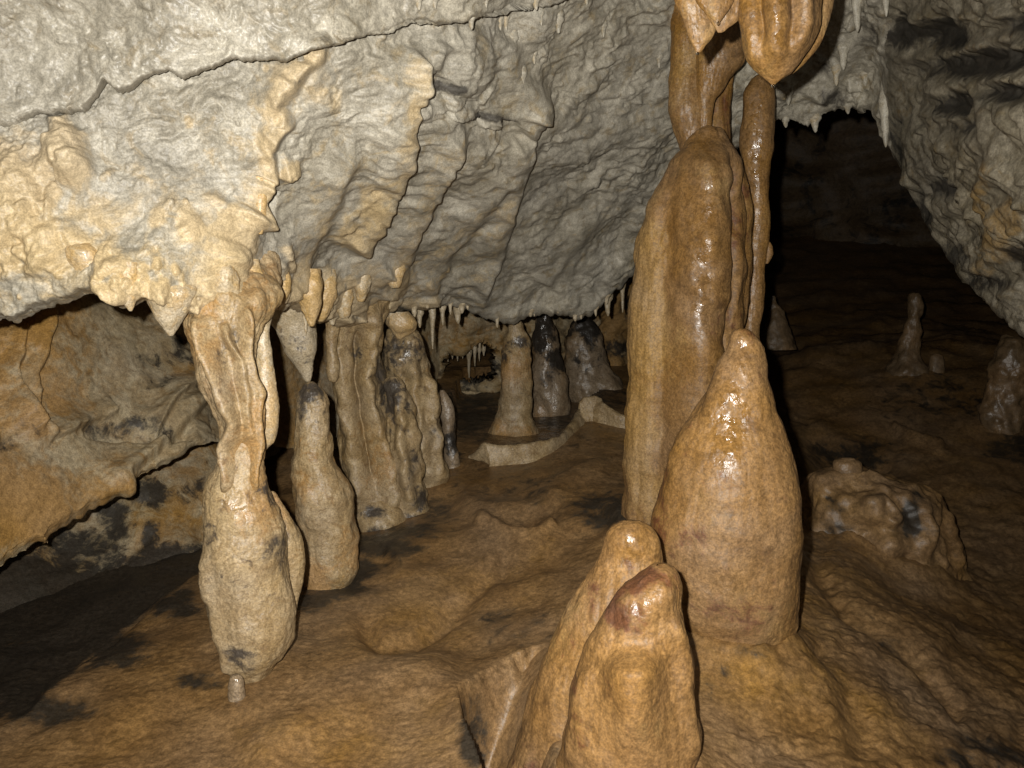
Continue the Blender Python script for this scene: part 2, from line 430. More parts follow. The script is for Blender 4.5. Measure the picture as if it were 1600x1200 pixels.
DARK_ROOF = [(690, 135, 26, 10, .75), (760, 180, 30, 8, .7), (475, 125, 30, 14, .3), (630, 487, 25, 8, .7),
             (1470, 55, 42, 22, .95), (1500, 105, 60, 16, .9), (1560, 95, 50, 18, .9), (1580, 145, 50, 14, .9), (1490, 165, 30, 18, .85), (1420, 50, 18, 24, .8), (1510, 200, 26, 14, .7), (1590, 40, 30, 20, .8),
             (1480, 290, 24, 16, .6), (1590, 400, 20, 20, .7), (1410, 220, 14, 40, .5), (1480, 400, 40, 20, .6), (1300, 150, 24, 18, .6), (1285, 100, 14, 18, .5), (1360, 60, 20, 30, .4), (1440, 330, 14, 40, .7), (1540, 440, 50, 16, .55)]
SURF = []
def surf(px, py):                          # depth of the built roof at a pixel
    b = min(((a[0] - px) ** 2 + (a[1] - py) ** 2).min() for a in SURF)
    for x, y, d in SURF:
        q = (x - px) ** 2 + (y - py) ** 2
        if q.min() <= b + 1e-9: return float(d[np.argmin(q)])
cols = np.concatenate([np.linspace(-700, -20, 90, endpoint=False), np.linspace(-20, 1020, 560, endpoint=False), np.linspace(1020, 1180, 60, endpoint=False), np.linspace(1180, 1400, 121)])
build_roof('ceiling', cols, M_CEIL)
cols = np.concatenate([np.linspace(1399.5, 1620, 130, endpoint=False), np.linspace(1620, 2100, 70)])
build_roof('wall_right', cols, M_RWALL, True)

# ---------------------------------------------------------------- left wall, recess, back wall
def build_patch(name, px, py_top, py_bot, D_of, mat, nrow, disp, masks, under=True, under_d=.9, under_py=60):
    top = py_top(px); bot = py_bot(px)
    v = np.linspace(0, 1, nrow)[:, None]
    PY = top[None] + (bot - top)[None] * v
    PX = np.broadcast_to(px[None], PY.shape)
    D = D_of(PX, PY)
    nf = nrow
    if under:
        D = D + .05 * np.clip((v - .96) / .04, 0, 1) ** 2
        s = np.linspace(0, 1, 24)[1:, None]
        Db = D[-1][None] + .03 * s + under_d * s ** 1.6
        PYb = bot[None] + 4 * np.sin(np.minimum(s * 8, 1) * math.pi) - under_py * s
        PX = np.vstack([PX, np.broadcast_to(px[None], PYb.shape)]); PY = np.vstack([PY, PYb]); D = np.vstack([D, Db])
    V = P(PX, PY, D); N = grid_normals(V)
    if (N * (V - np.array([0, 0, CAMZ]))).sum(-1).mean() > 0: N = -N
    h = disp(V, PX, PY)
    if under: h[nf:] *= np.linspace(1, 0, len(V) - nf)[:, None]
    V = V + N * h[..., None]
    o = link(name, mesh_from_grid(name, V, masks(V, PX, PY)), mat); o['kind'] = 'structure'
    return o


LW_D = tps([(-600, 400, 1.9), (-600, 1000, 1.7), (0, 400, 2.75), (0, 560, 2.6), (0, 700, 2.45), (0, 890, 2.3), (80, 560, 2.75), (150, 620, 2.9), (150, 790, 2.65), (230, 480, 3.3), (300, 560, 3.4), (250, 680, 3.0), (330, 695, 3.1), (330, 620, 3.4),
              (430, 520, 4.0), (430, 690, 3.9), (540, 560, 4.5), (540, 700, 4.3), (700, 480, 5.6), (700, 700, 5.4)])
WAX = P(300, 520, 3.3) - P(80, 720, 2.5); WAX /= np.linalg.norm(WAX)
def lw_disp(V, px, py):
    q = stretched(V, WAX, 2.2)
    h = .05 * fbm(V * 2.2, 2) + .016 * (billow(q * 7, 3) - .4) + .006 * (billow(q * 26, 2) - .4)
    j = perlin(np.stack([px / 30, py / 30, 0 * px], -1))
    for pts, wn, ww, hh in [([(75, 480), (60, 560), (45, 640), (70, 700)], 12, 28, .06), ([(330, 560), (270, 630), (240, 690)], 8, 30, .05), ([(30, 500), (20, 600), (50, 690)], 10, 22, .05),
                            ([(330, 620), (250, 700), (170, 770)], 8, 30, .05), ([(180, 640), (90, 680), (60, 690)], 8, 22, .04), ([(310, 680), (230, 690), (120, 680)], 10, 20, -.05)]:
        d, s, t = polydist(px + 8 * j, py + 4 * j, pts)
        h += hh * np.where(s < 0, 1 - sstep(d / wn), np.exp(-(d / ww) ** 2)) * sstep(np.minimum(t, 1 - t) / .1)
    return h
def lw_mask(V, px, py):
    m = np.zeros(V.shape)
    m[..., 0] = .14 + spots(px, py, [(30, 580, 90, 130, .7), (60, 790, 200, 80, .55), (220, 760, 90, 50, .5), (460, 600, 60, 120, .7), (250, 590, 60, 30, .3)]) + .5 * fbm(V * 2, 3)
    m[..., 1] = spots(px, py, [(265, 560, 50, 20, .5), (235, 602, 24, 14, .6), (290, 535, 30, 14, .5), (190, 668, 90, 14, .5), (15, 690, 30, 18, .5), (250, 680, 50, 12, .4)])
    m[..., 2] = .25
    return m
LWL = np.array([(-700, 1330), (-200, 1010), (0, 898), (35, 868), (60, 850), (72, 856), (80, 838), (150, 790), (230, 742), (300, 700), (345, 690), (430, 700), (560, 705), (760, 700)], float)
lw_px = np.concatenate([np.linspace(-700, -20, 60, endpoint=False), np.linspace(-20, 684, 300)])
build_patch('wall_left', lw_px, lambda x: 0 * x + 380, lambda x: np.interp(x, LWL[:, 0], LWL[:, 1]) + 5 * perlin(np.stack([x / 12, 0 * x, 0 * x], -1)), LW_D, M_WALL, 240, lw_disp, lw_mask, True, .8, 90)

RC_D = tps([(-600, 700, 2.8), (-600, 1300, 2.3), (0, 850, 3.0), (0, 1000, 2.75), (130, 820, 3.25), (300, 720, 3.6), (300, 860, 3.3), (450, 720, 4.3), (450, 800, 4.0), (600, 760, 4.8), (760, 700, 5.7), (760, 600, 5.8)])
def rc_disp(V, px, py):
    q = stretched(V, WAX, 2.0)
    return .06 * fbm(V * 2.4, 2) + .02 * (billow(q * 6, 3) - .4) + .006 * billow(q * 34, 2)
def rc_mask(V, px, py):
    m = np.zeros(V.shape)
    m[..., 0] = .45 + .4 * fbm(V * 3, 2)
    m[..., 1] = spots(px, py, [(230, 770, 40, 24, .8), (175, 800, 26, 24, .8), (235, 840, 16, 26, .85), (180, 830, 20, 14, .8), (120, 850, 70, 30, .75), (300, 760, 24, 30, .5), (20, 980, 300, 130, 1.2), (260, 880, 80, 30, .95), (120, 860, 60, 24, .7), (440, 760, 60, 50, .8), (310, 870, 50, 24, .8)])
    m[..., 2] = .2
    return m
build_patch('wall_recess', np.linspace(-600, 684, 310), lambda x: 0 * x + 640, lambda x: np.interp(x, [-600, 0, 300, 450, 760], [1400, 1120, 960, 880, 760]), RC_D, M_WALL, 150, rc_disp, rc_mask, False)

HOLE = np.array([(690, 600), (688, 560), (700, 546), (730, 550), (752, 540), (768, 548), (772, 588), (745, 590), (735, 596), (700, 600)], float)
def inside(px, py, poly):
    r = np.zeros(px.shape, bool)
    for k in range(len(poly)):
        (x0, y0), (x1, y1) = poly[k], poly[(k + 1) % len(poly)]
        c = ((y0 > py) != (y1 > py)) & (px < (x1 - x0) * (py - y0) / (y1 - y0 + 1e-9) + x0)
        r ^= c
    return r
BW_D = tps([(600, 400, 5.6), (600, 640, 5.5), (700, 480, 5.4), (700, 620, 5.6), (780, 480, 5.5), (780, 620, 5.7), (900, 450, 6.0), (900, 620, 6.2), (1000, 420, 6.4), (1000, 620, 6.8), (1120, 400, 8.2), (1120, 620, 8.6), (1200, 400, 10.5), (1200, 640, 10.5)])
def bw_D(px, py):
    j = 4 * perlin(np.stack([px / 9, py / 9, 0 * px], -1))
    d, s, t = polydist(px + j, py + j, np.vstack([HOLE, HOLE[:1]]))
    ins = inside(px + j, py + j, HOLE)
    return BW_D(px, py) + np.where(ins, 3.0 * sstep(d / 7), 0)
def bw_disp(V, px, py):
    return .08 * fbm(V * 2.4, 3) + .05 * (billow(V * np.array([4, 4, 8]), 3) - .4)
def bw_mask(V, px, py):
    m = np.zeros(V.shape)
    m[..., 0] = .5 + .5 * fbm(V * 2, 2)
    m[..., 1] = spots(px, py, [(735, 575, 46, 30, .9), (985, 480, 16, 40, .6), (980, 545, 40, 14, .8), (900, 520, 20, 20, .3)])
    return m
build_patch('wall_back', np.linspace(600, 1200, 330), lambda x: 0 * x + 400, lambda x: 0 * x + 680, bw_D, M_WALL, 170, bw_disp, bw_mask, False)

# the far cavern closes the view on every side
nu, nv = 260, 130
ph = np.linspace(0, 2 * math.pi, nu, endpoint=False)[None]; tht = np.linspace(.02, math.pi - .02, nv)[:, None]
dirs = np.stack([np.sin(tht) * np.cos(ph), np.sin(tht) * np.sin(ph), np.cos(tht) + 0 * ph], -1)
rad = 1 + .10 * fbm(dirs * 2.5, 4) + .05 * (billow(dirs * 7, 3) - .4)
V = np.array([2.0, 4.5, 1.0]) + dirs * rad[..., None] * np.array([8.5, 9.0, 4.2])
mk = np.zeros(V.shape); mk[..., 0] = .3; mk[..., 1] = .25 + .3 * fbm(V * .8, 3)
o = link('cavern_wall', mesh_from_grid('cavern_wall', V, mk, wrap=True), M_FAR); o['kind'] = 'structure'

# ---------------------------------------------------------------- ground
GP = [(200, 1200, .0), (-150, 1150, .0), (500, 1150, .02), (390, 1050, .05), (600, 1000, .04), (500, 915, .04), (600, 815, .08), (690, 765, .15), (760, 1000, .03), (850, 850, .12), (820, 717, .22), (803, 665, .30),
      (850, 632, .33), (920, 602, .36), (950, 700, .27), (735, 594, .38), (980, 640, .34), (1000, 795, .21), (1140, 1005, .15), (1110, 1150, .11), (1250, 950, .10), (1300, 1100, .07), (1400, 1200, -.02), (1600, 1150, -.14),
      (1550, 1000, -.22), (1390, 895, -.18), (1300, 800, -.1), (1600, 800, -.15), (1300, 660, .1), (1570, 658, .15), (1420, 582, .38), (1250, 530, .5), (1600, 545, .52), (100, 1000, -.02), (250, 860, .03), (420, 800, .05), (0, 900, .0), (900, 1150, .08)]
pts = [tuple(on_floor(a, b, c)[:2]) + (c,) for a, b, c in GP]
pts += [(-3, 1.0, .0), (0, .6, .02), (2.5, .8, -.25), (4, 3, -.35), (6, 6, .1), (-4, 5, .4), (0, 9, .7), (4, 11, 1.3), (-3, 10, .9), (8, 10, 1.2), (1, 13, 1.6)]
FLOOR = tps(pts)
PIT = [(800, 1028), (782, 1036), (745, 1058), (714, 1084), (722, 1130), (742, 1180), (775, 1260), (830, 1400)]
STEP = [(-200, 1230), (0, 1135), (100, 1068), (200, 985), (280, 925), (335, 885)]

APRONS = [(float(P(a, b, c)[0]), float(P(a, b, c)[1]), e, f) for a, b, c, e, f in [(1140, 1000, 2.12, .15, .05), (1000, 1300, 1.62, .12, .05), (900, 1250, 1.8, .1, .03), (1050, 790, 2.95, .2, .03), (1385, 890, 3.55, .22, .10)]]

def floor_z(X, Y):
    X = np.asarray(X, float); Y = np.asarray(Y, float)
    z = FLOOR(X, Y)
    W = np.stack([X, Y, z], -1)
    px, py, d = proj(W)
    j = perlin(np.stack([X * 7, Y * 7, 0 * X], -1)); j2 = perlin(np.stack([X * 19, Y * 19, 0 * X + 3], -1))
    dd, s, t = polydist(px + 3 * j2, py + 3 * j2, PIT)
    right = s < 0
    z = z - .45 * np.where(right, sstep(dd / 20), 0) * sstep((870 - px) / 110) * (.25 + .75 * sstep((py - 1030) / 110)) * (py > 1000)
    z = z + .014 * np.where(~right, np.exp(-(dd / 22) ** 2), 0)
    dd, s, t = polydist(px + 10 * j + 3 * j2, py + 10 * j, STEP)
    z = z - .07 * np.where(s < 0, sstep(dd / 26), 0) * sstep((420 - px) / 80)
    for pts_, w, h in [([(735, 815), (790, 835), (840, 835), (870, 815)], 9, .035), ([(560, 960), (590, 1005), (650, 1000), (700, 960), (770, 900), (810, 850)], 16, -.04), ([(700, 770), (760, 800), (830, 790), (900, 740), (960, 720)], 16, .03),
                       ([(600, 880), (680, 850), (760, 850), (820, 880)], 26, .03), ([(720, 1050), (600, 1060), (450, 1150), (380, 1200)], 34, .025), ([(770, 900), (870, 870), (960, 800)], 22, -.03),
                       ([(1255, 870), (1330, 960), (1430, 1030), (1520, 1130)], 12, -.04), ([(1290, 860), (1380, 960), (1500, 1010)], 30, .03), ([(1270, 1000), (1330, 1100), (1360, 1200)], 20, -.02),
                       ([(1220, 1010), (1290, 1060), (1300, 1150)], 22, .02), ([(1260, 660), (1330, 690), (1400, 700)], 12, .04), ([(1390, 665), (1440, 695), (1480, 700)], 6, .05), ([(1250, 560), (1330, 545), (1400, 560)], 12, .05)]:
        dd, s, t = polydist(px + 6 * j + 3 * j2, py + 6 * j, pts_)
        z = z + h * np.exp(-(dd / w) ** 2) * sstep(np.minimum(t, 1 - t) / .1)
    # the hollow with dark water right of the cone, in front of the far slope
    z = z - .10 * np.exp(-(((px - 1330) / 70) ** 4 + ((py - 715) / 30) ** 4))
    k_ = (POOL_Z - CAMZ)                               # the basin behind the rim
    pw, qw, _ = proj(np.stack([X, Y, np.full_like(X, POOL_Z)], -1))
    dp, _s, _t2 = polydist(pw + 3 * j2, qw, np.vstack([POOL, POOL[:1]]))
    ins = inside(pw + 3 * j2, qw, POOL)
    basin = np.where(ins, np.minimum(z, POOL_Z - .02 * sstep(dp / 10)), z)
    z = np.where(ins, basin, z)
    W = np.stack([X, Y, 0 * X], -1)
    for ax, ay, ar, ah in APRONS:                      # flowstone spreads from the feet of the big stalagmites
        rr = np.hypot(X - ax, Y - ay)
        z = z + ah * np.exp(-np.maximum(rr - ar, 0) / (.45 * ar))
    far = np.clip((Y - 4) / 3, 0, 1)
    sm = 1 - .75 * np.exp(-(((px - 800) / 170) ** 2 + ((py - 680) / 60) ** 2))
    z = z + sm * (.019 * fbm(W * 3.2, 2) + .004 * fbm(W * 9 + 5, 3) + .003 * (billow(W * 42, 2) - .35)) + far * .05 * fbm(W * 2.2, 4)
    rs = sstep((px - 1080) / 120)
    z = z + rs * .016 * (billow(np.stack([X * 5 + Y * 5, (Y - X) * 11, 0 * X], -1), 3) - .4)
    return z

POOL_Z = .272
POOL = np.array([(752, 705), (800, 702), (850, 695), (880, 684), (900, 662), (912, 642), (955, 618), (945, 604), (860, 603), (725, 606), (702, 640), (716, 700)], float)
ny, nx = 620, 760
iy = np.concatenate([np.linspace(1 / .25, 1 / 1.25, 40, endpoint=False), np.linspace(1 / 1.25, 1 / 15., ny - 40)])
yy = (1 / iy)[::-1]
ax_ = np.linspace(-1.15, 1.15, nx); ax_ = np.where(np.abs(ax_) > .75, np.sign(ax_) * (.75 + (np.abs(ax_) - .75) * 4), ax_)
X = ax_[None] * (yy[:, None] + .15); Y = np.broadcast_to(yy[:, None], X.shape)
Z = floor_z(X, Y)
V = np.stack([X, Y, Z], -1)
px, py, d = proj(V)
mk = np.zeros(V.shape)
mk[..., 0] = .12 + .55 * fbm(V * 2.3 + 4, 3) + spots(px, py, [(760, 800, 120, 40, .3), (560, 1130, 200, 70, .3), (700, 1080, 80, 40, .3), (1150, 1100, 90, 90, .35), (1300, 930, 60, 60, .3), (640, 950, 120, 60, .2)])
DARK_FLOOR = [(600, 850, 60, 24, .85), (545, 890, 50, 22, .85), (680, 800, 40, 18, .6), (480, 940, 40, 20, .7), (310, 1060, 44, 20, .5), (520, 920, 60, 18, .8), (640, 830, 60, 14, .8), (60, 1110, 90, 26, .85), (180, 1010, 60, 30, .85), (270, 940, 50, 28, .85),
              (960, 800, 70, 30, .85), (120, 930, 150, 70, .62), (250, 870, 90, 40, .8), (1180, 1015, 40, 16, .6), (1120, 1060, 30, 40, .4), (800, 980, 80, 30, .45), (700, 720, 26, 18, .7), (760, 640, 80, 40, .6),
              (860, 690, 60, 16, .45), (940, 620, 60, 16, .6), (1330, 710, 70, 28, .75), (1480, 620, 120, 40, .5), (1590, 700, 60, 30, .75), (1540, 1180, 80, 40, .6), (1350, 1010, 60, 26, .35), (450, 840, 60, 40, .8), (860, 1100, 40, 80, .45), (820, 760, 130, 30, .35), (740, 655, 40, 36, .75), (865, 655, 40, 26, .7), (920, 612, 50, 10, .6), (742, 1150, 26, 70, .75)]  # last entry paints the flash shadow of the pit's left rim into the colour
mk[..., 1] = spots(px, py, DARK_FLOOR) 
mk[..., 2] = .2 + spots(px, py, [(590, 830, 60, 30, .6), (1000, 790, 30, 16, .9), (1150, 1000, 80, 30, .4), (830, 680, 90, 40, .7), (1500, 640, 140, 60, .4), (600, 1010, 60, 20, .3)])
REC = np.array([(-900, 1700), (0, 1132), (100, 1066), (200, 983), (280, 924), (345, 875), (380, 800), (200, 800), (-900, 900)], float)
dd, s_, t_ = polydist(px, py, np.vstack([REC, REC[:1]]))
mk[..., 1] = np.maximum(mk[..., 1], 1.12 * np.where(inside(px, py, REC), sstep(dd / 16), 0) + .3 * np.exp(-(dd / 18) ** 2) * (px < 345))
halo = spots(px, py, [(800, 672, 44, 13, 1), (880, 632, 36, 9, .8), (705, 735, 22, 16, .6)])
mk[..., 0] = np.maximum(mk[..., 0], 0); mk[..., 1] = mk[..., 1] * (1 - .9 * halo)
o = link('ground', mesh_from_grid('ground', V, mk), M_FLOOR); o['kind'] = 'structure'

# ---------------------------------------------------------------- stalagmites, columns, stalactites
def loft(name, sec, Y, mat, label=None, cat=None, group=None, parent=None, nu=None, nr=None, dr=.9, lobes=(), rough=.010, rsc=12, flute=.0, fsc=16, fine=.0022, lump=0.0, lsc=7,
         ochre=.3, dark=(), darkbase=0.0, wet=.3, wets=(), ochres=(), bumps=(), ridges=(), lean=0.0, base='bottom', seed=0.0):
    s = np.array([r[:3] for r in sec], float)
    yo = np.array([r[3] if len(r) > 3 else 0.0 for r in sec], float)
    py0, py1 = s[0, 0], s[-1, 0]
    hpx = py1 - py0; wpx = (s[:, 2] - s[:, 1]).max()
    nr = nr or int(np.clip(hpx / 2.0, 26, 300)); nu = nu or int(np.clip(wpx * 2.2, 26, 300))
    u = np.linspace(0, 1, nr); t = .55 * u + .45 * (.5 - .5 * np.cos(math.pi * u))
    py = py0 + t * hpx
    cx = pchip(s[:, 0], (s[:, 1] + s[:, 2]) / 2, py)
    r2 = pchip(s[:, 0], np.maximum((s[:, 2] - s[:, 1]) / 2, .02) ** 2, py)
    r = np.sqrt(np.maximum(r2, 4e-4))
    yw = Y + pchip(s[:, 0], yo, py)
    d = depth_at(py, yw)
    Cc = P(cx, py, d)
    R = r * d / FP
    a = np.linspace(0, 2 * math.pi, nu, endpoint=False)[None]
    mod = 1.0
    for k, amp, phs, tw in lobes:
        mod = mod + amp * np.cos(k * (a - phs - tw * t[:, None]))
    V = np.stack([Cc[:, None, 0] + R[:, None] * np.cos(a) * mod, Cc[:, None, 1] + R[:, None] * dr * np.sin(a) * mod, Cc[:, None, 2] + 0 * a], -1)
    if lean: V[..., 1] += lean * (V[..., 2] - V[-1, :, 2].mean())
    N = grid_normals(V, True)
    cen = Cc[:, None]
    rad_ = V - cen
    flip = np.sign((N * rad_).sum(-1)[3:-3].sum()) or 1
    N = N * flip
    small = np.minimum(1, R / .035)[:, None]
    W = V + seed
    rough *= .75; flute *= .45; lump *= .5; fsc *= 1.6
    if mat is M_OCHRE: fine *= .5
    h = rough * fbm(W * rsc * .5, 3) * small
    if flute: h = h + flute * (billow(W * np.array([fsc, fsc, fsc * .16]) + .15 * np.stack([perlin(W * 5)] * 3, -1), 3) - .4) * small
    if lump: h = h + lump * (billow(W * lsc, 2) - .35) * small
    h = h + fine * (billow(W * 55, 2) - .35) * np.minimum(1, R / .02)[:, None]
    edge = np.ones(nr)
    if bumps or ridges:                    # lobes and ribs that stand out of the side seen in the photograph
        vd = V - np.array([0, 0, CAMZ]); vd /= np.linalg.norm(vd, axis=-1, keepdims=True)
        face = np.clip(-(N * vd).sum(-1) * 2.5, 0, 1)
        bx, by, _ = proj(V)
        jx = 5 * perlin(W * 14)
        for x, y, rx, ry, hh, tail in bumps:
            dy = by - y
            q = np.hypot((bx - x) / rx, np.where(dy > 0, dy / (ry * tail), dy / ry))
            h = h + face * hh * np.exp(-q ** 2.3)
        for pts, wd, hh in ridges:
            dd, sd, tt = polydist(bx + jx, by, pts)
            h = h + face * hh * np.exp(-(dd / wd) ** 2) * sstep(np.minimum(tt, 1 - tt) / .12) * (1 + .16 * perlin(W * 10))
    V = V + N * (h * edge[:, None])[..., None]
    px, pyv, _ = proj(V)
    mk = np.zeros(V.shape)
    mk[..., 0] = ochre + .5 * fbm(W * 4, 2) + spots(px, pyv, ochres)
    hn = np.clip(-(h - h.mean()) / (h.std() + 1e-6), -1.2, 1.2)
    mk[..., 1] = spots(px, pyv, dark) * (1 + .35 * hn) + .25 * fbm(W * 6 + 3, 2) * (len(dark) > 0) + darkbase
    mk[..., 2] = wet + spots(px, pyv, wets)
    org = Cc[-1] if base == 'bottom' else Cc[0]
    me = mesh_from_grid(name, V, mk, wrap=True, origin=org)
    o = link(name, me, mat, org, parent)
    if label: tag(o, label, cat, group)
    return o

def Yat(px, py, d): return float(P(px, py, d)[1])

# --- left column
Yc = Yat(390, 1050, 2.12)
t_ = empty('cave_column', tuple(np.array([P(390, 1050, 2.12)[0], Yc, .03])))
tag(t_, 'front left column with knobbly fluted shaft merging into the roof on a rounded bulbous base', 'column')
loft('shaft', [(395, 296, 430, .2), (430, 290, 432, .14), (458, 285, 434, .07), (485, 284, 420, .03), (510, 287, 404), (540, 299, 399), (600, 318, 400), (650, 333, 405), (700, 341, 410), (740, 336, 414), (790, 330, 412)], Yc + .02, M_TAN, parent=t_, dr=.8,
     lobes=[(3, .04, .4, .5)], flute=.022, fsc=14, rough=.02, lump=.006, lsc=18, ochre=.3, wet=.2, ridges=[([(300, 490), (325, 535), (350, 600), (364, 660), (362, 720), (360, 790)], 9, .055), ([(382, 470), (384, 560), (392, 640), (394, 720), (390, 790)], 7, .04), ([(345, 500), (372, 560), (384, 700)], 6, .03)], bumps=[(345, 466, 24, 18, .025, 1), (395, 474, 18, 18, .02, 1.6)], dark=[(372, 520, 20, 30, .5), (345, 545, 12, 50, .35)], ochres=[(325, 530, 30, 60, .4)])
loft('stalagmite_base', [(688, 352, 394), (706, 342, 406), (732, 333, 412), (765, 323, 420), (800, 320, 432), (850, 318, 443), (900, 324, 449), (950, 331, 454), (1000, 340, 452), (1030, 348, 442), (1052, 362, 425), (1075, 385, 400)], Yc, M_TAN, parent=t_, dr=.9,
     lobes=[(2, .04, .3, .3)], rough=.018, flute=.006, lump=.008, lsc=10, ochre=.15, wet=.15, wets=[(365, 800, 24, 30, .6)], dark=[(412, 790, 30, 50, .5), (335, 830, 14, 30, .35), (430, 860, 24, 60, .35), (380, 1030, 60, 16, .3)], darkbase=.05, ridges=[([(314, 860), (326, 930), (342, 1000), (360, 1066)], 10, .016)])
loft('side_lobe', [(770, 405, 430), (810, 418, 455), (850, 428, 473), (880, 436, 476), (910, 443, 473), (940, 448, 466), (960, 452, 462)], Yc + .10, M_TAN, parent=t_, rough=.012, flute=.008, ochre=.4, dark=[(445, 830, 30, 22, .7)])
loft('stalactite', [(478, 392, 428), (520, 396, 420), (560, 398, 425), (620, 398, 432), (660, 400, 433), (690, 404, 426), (702, 408, 416), (708, 410, 413)], Yc + .12, M_PALE, 'long smooth stalactite hanging close against the right side of the front left column', 'stalactite', base='top', rough=.012, ochre=.3, flute=.006, dark=[(400, 500, 12, 14, .5)])
loft('stalagmite', [(1054, 363, 373), (1060, 358, 379), (1072, 356, 382), (1090, 357, 384), (1108, 356, 388)], Yat(368, 1080, 2.02), M_GREYW, 'tiny grey nub on the floor at the foot of the front left column', 'stalagmite', rough=.006, ochre=0, darkbase=.1, wet=.9)
# hanging cone left of the column
loft('stalactite', [(405, 240, 310, .1), (440, 226, 316, .03), (465, 232, 305), (490, 240, 292), (510, 250, 283), (520, 258, 276), (525, 263, 271)], Yat(270, 460, surf(270, 455) + .04), M_PALE, 'blunt bulbous ochre tipped stalactite on the roof edge just left of the front left column', 'stalactite', base='top', rough=.015, ochre=.55, wet=.7, lump=.01)
loft('stalactite', [(410, 182, 214), (430, 180, 218), (455, 184, 216), (470, 190, 211), (482, 199, 208), (486, 202, 206)], Yat(205, 450, surf(203, 450) + .02), M_PALE, 'short knobbly stalactite hanging alone from the notched roof edge over the ochre wall', 'stalactite', base='top', rough=.01, ochre=.5, lump=.01)
loft('stalactite', [(345, 105, 140, .08), (370, 100, 150, .03), (395, 104, 153), (415, 112, 153), (432, 122, 152), (443, 134, 147), (448, 139, 144)], Yat(135, 400, surf(128, 395) + .02), M_PALE, 'broad drip tipped ochre stalactite on the bright roof above the left edge', 'stalactite', base='top', rough=.012, ochre=.45, wet=.7, lump=.01)
loft('stalactite', [(270, 392, 416), (300, 392, 420), (320, 394, 417), (345, 398, 415), (358, 400, 413), (366, 404, 410)], Yat(405, 320, surf(405, 320) + .01), M_PALE, 'finger shaped ochre stalactite pointing down from the middle of the roof', 'stalactite', base='top', rough=.006, ochre=.7)
_lab = 'bulbous ochre knob in the cluster on the roof edge above the left columns'
for sec_ in ([(415, 328, 366), (440, 322, 372), (462, 325, 372), (475, 334, 364), (480, 342, 356)], [(425, 424, 452), (440, 420, 455), (458, 424, 452), (470, 432, 446), (474, 436, 442)], [(420, 470, 500), (450, 466, 502), (480, 470, 500), (500, 476, 496), (510, 482, 490)],
              [(420, 492, 524), (445, 488, 528), (470, 490, 522), (490, 494, 512), (502, 498, 505)], [(440, 528, 552), (465, 524, 556), (485, 526, 550), (497, 532, 544)], [(410, 550, 580), (440, 548, 584), (460, 552, 578), (472, 558, 570)], [(400, 604, 630), (425, 602, 634), (440, 606, 630), (450, 612, 624)],
              [(425, 290, 318), (445, 284, 320), (465, 288, 316), (476, 296, 308)], [(405, 380, 404), (430, 376, 408), (448, 380, 404), (456, 386, 396)]):
    cx_ = (sec_[2][1] + sec_[2][2]) / 2
    loft('stalactite', sec_, Yat(cx_, sec_[1][0], surf(cx_, sec_[1][0]) + .025), M_PALE, _lab, 'stalactite', 'bulbous knobs of the roof edge', base='top', rough=.02, lump=.02, lsc=14, ochre=.45, wet=.2)

# --- second stalagmite and the stalactite meeting it
Y2 = Yat(505, 915, 2.78)
loft('stalagmite', [(596, 482, 490), (600, 474, 498), (610, 468, 507), (632, 464, 517), (680, 461, 521), (705, 461, 522), (720, 457, 524), (745, 456, 537), (780, 456, 551), (830, 462, 556), (880, 468, 553), (910, 480, 546), (935, 495, 532)], Y2, M_TAN,
     'peg shaped tan stalagmite with a narrow waist right behind the front left column', 'stalagmite', rough=.022, lump=.012, lsc=11, flute=.006, ochre=.3, dark=[(485, 612, 24, 16, .75), (470, 640, 10, 30, .5)], ochres=[(490, 900, 40, 30, .5)])
loft('stalactite', [(430, 420, 500), (470, 405, 505), (500, 420, 495), (530, 436, 492), (560, 454, 491), (580, 466, 490), (592, 474, 487), (597, 479, 484)], Y2 + .12, M_PALE, 'wide grey tapering stalactite pointing down at the peg shaped stalagmite', 'stalactite', base='top', rough=.015, ochre=.0, dark=[(462, 540, 20, 16, .6), (480, 560, 16, 10, .5)])
# --- big column
Y3 = Yat(600, 815, 3.38)
t_ = empty('cave_column', tuple(np.array([P(600, 815, 3.38)[0], Y3, .08])))
tag(t_, 'widest tan column in the middle group, joined to the roof, dark stained lump at its foot', 'column')
loft('shaft', [(455, 500, 620), (480, 508, 606), (510, 510, 600), (545, 511, 590), (580, 511, 597), (620, 520, 606), (680, 530, 612), (740, 541, 626), (790, 552, 642), (830, 556, 652), (870, 562, 655)], Y3 + .05, M_TAN, parent=t_, rough=.03, lump=.022, lsc=9, flute=.012, ochre=.05, wet=.2, ridges=[([(538, 465), (534, 560), (552, 690), (572, 800)], 11, .05), ([(582, 470), (570, 590), (596, 700), (618, 810)], 10, .05), ([(560, 500), (556, 600), (580, 760)], 6, -.04)], bumps=[(560, 480, 40, 24, .05, 1)],
     lobes=[(3, .05, .3, .4)], ochres=[(590, 720, 30, 60, .3), (600, 540, 20, 40, .3)], dark=[(600, 580, 18, 40, .7), (620, 640, 16, 40, .5), (560, 550, 16, 20, .3), (600, 830, 40, 20, .6)])
loft('hanging_lobe', [(485, 505, 534), (515, 507, 530), (545, 508, 527), (570, 508, 532), (590, 512, 529), (597, 517, 524)], Y3 - .14, M_TAN, parent=t_, rough=.012, lump=.012, lsc=16, ochre=.3)
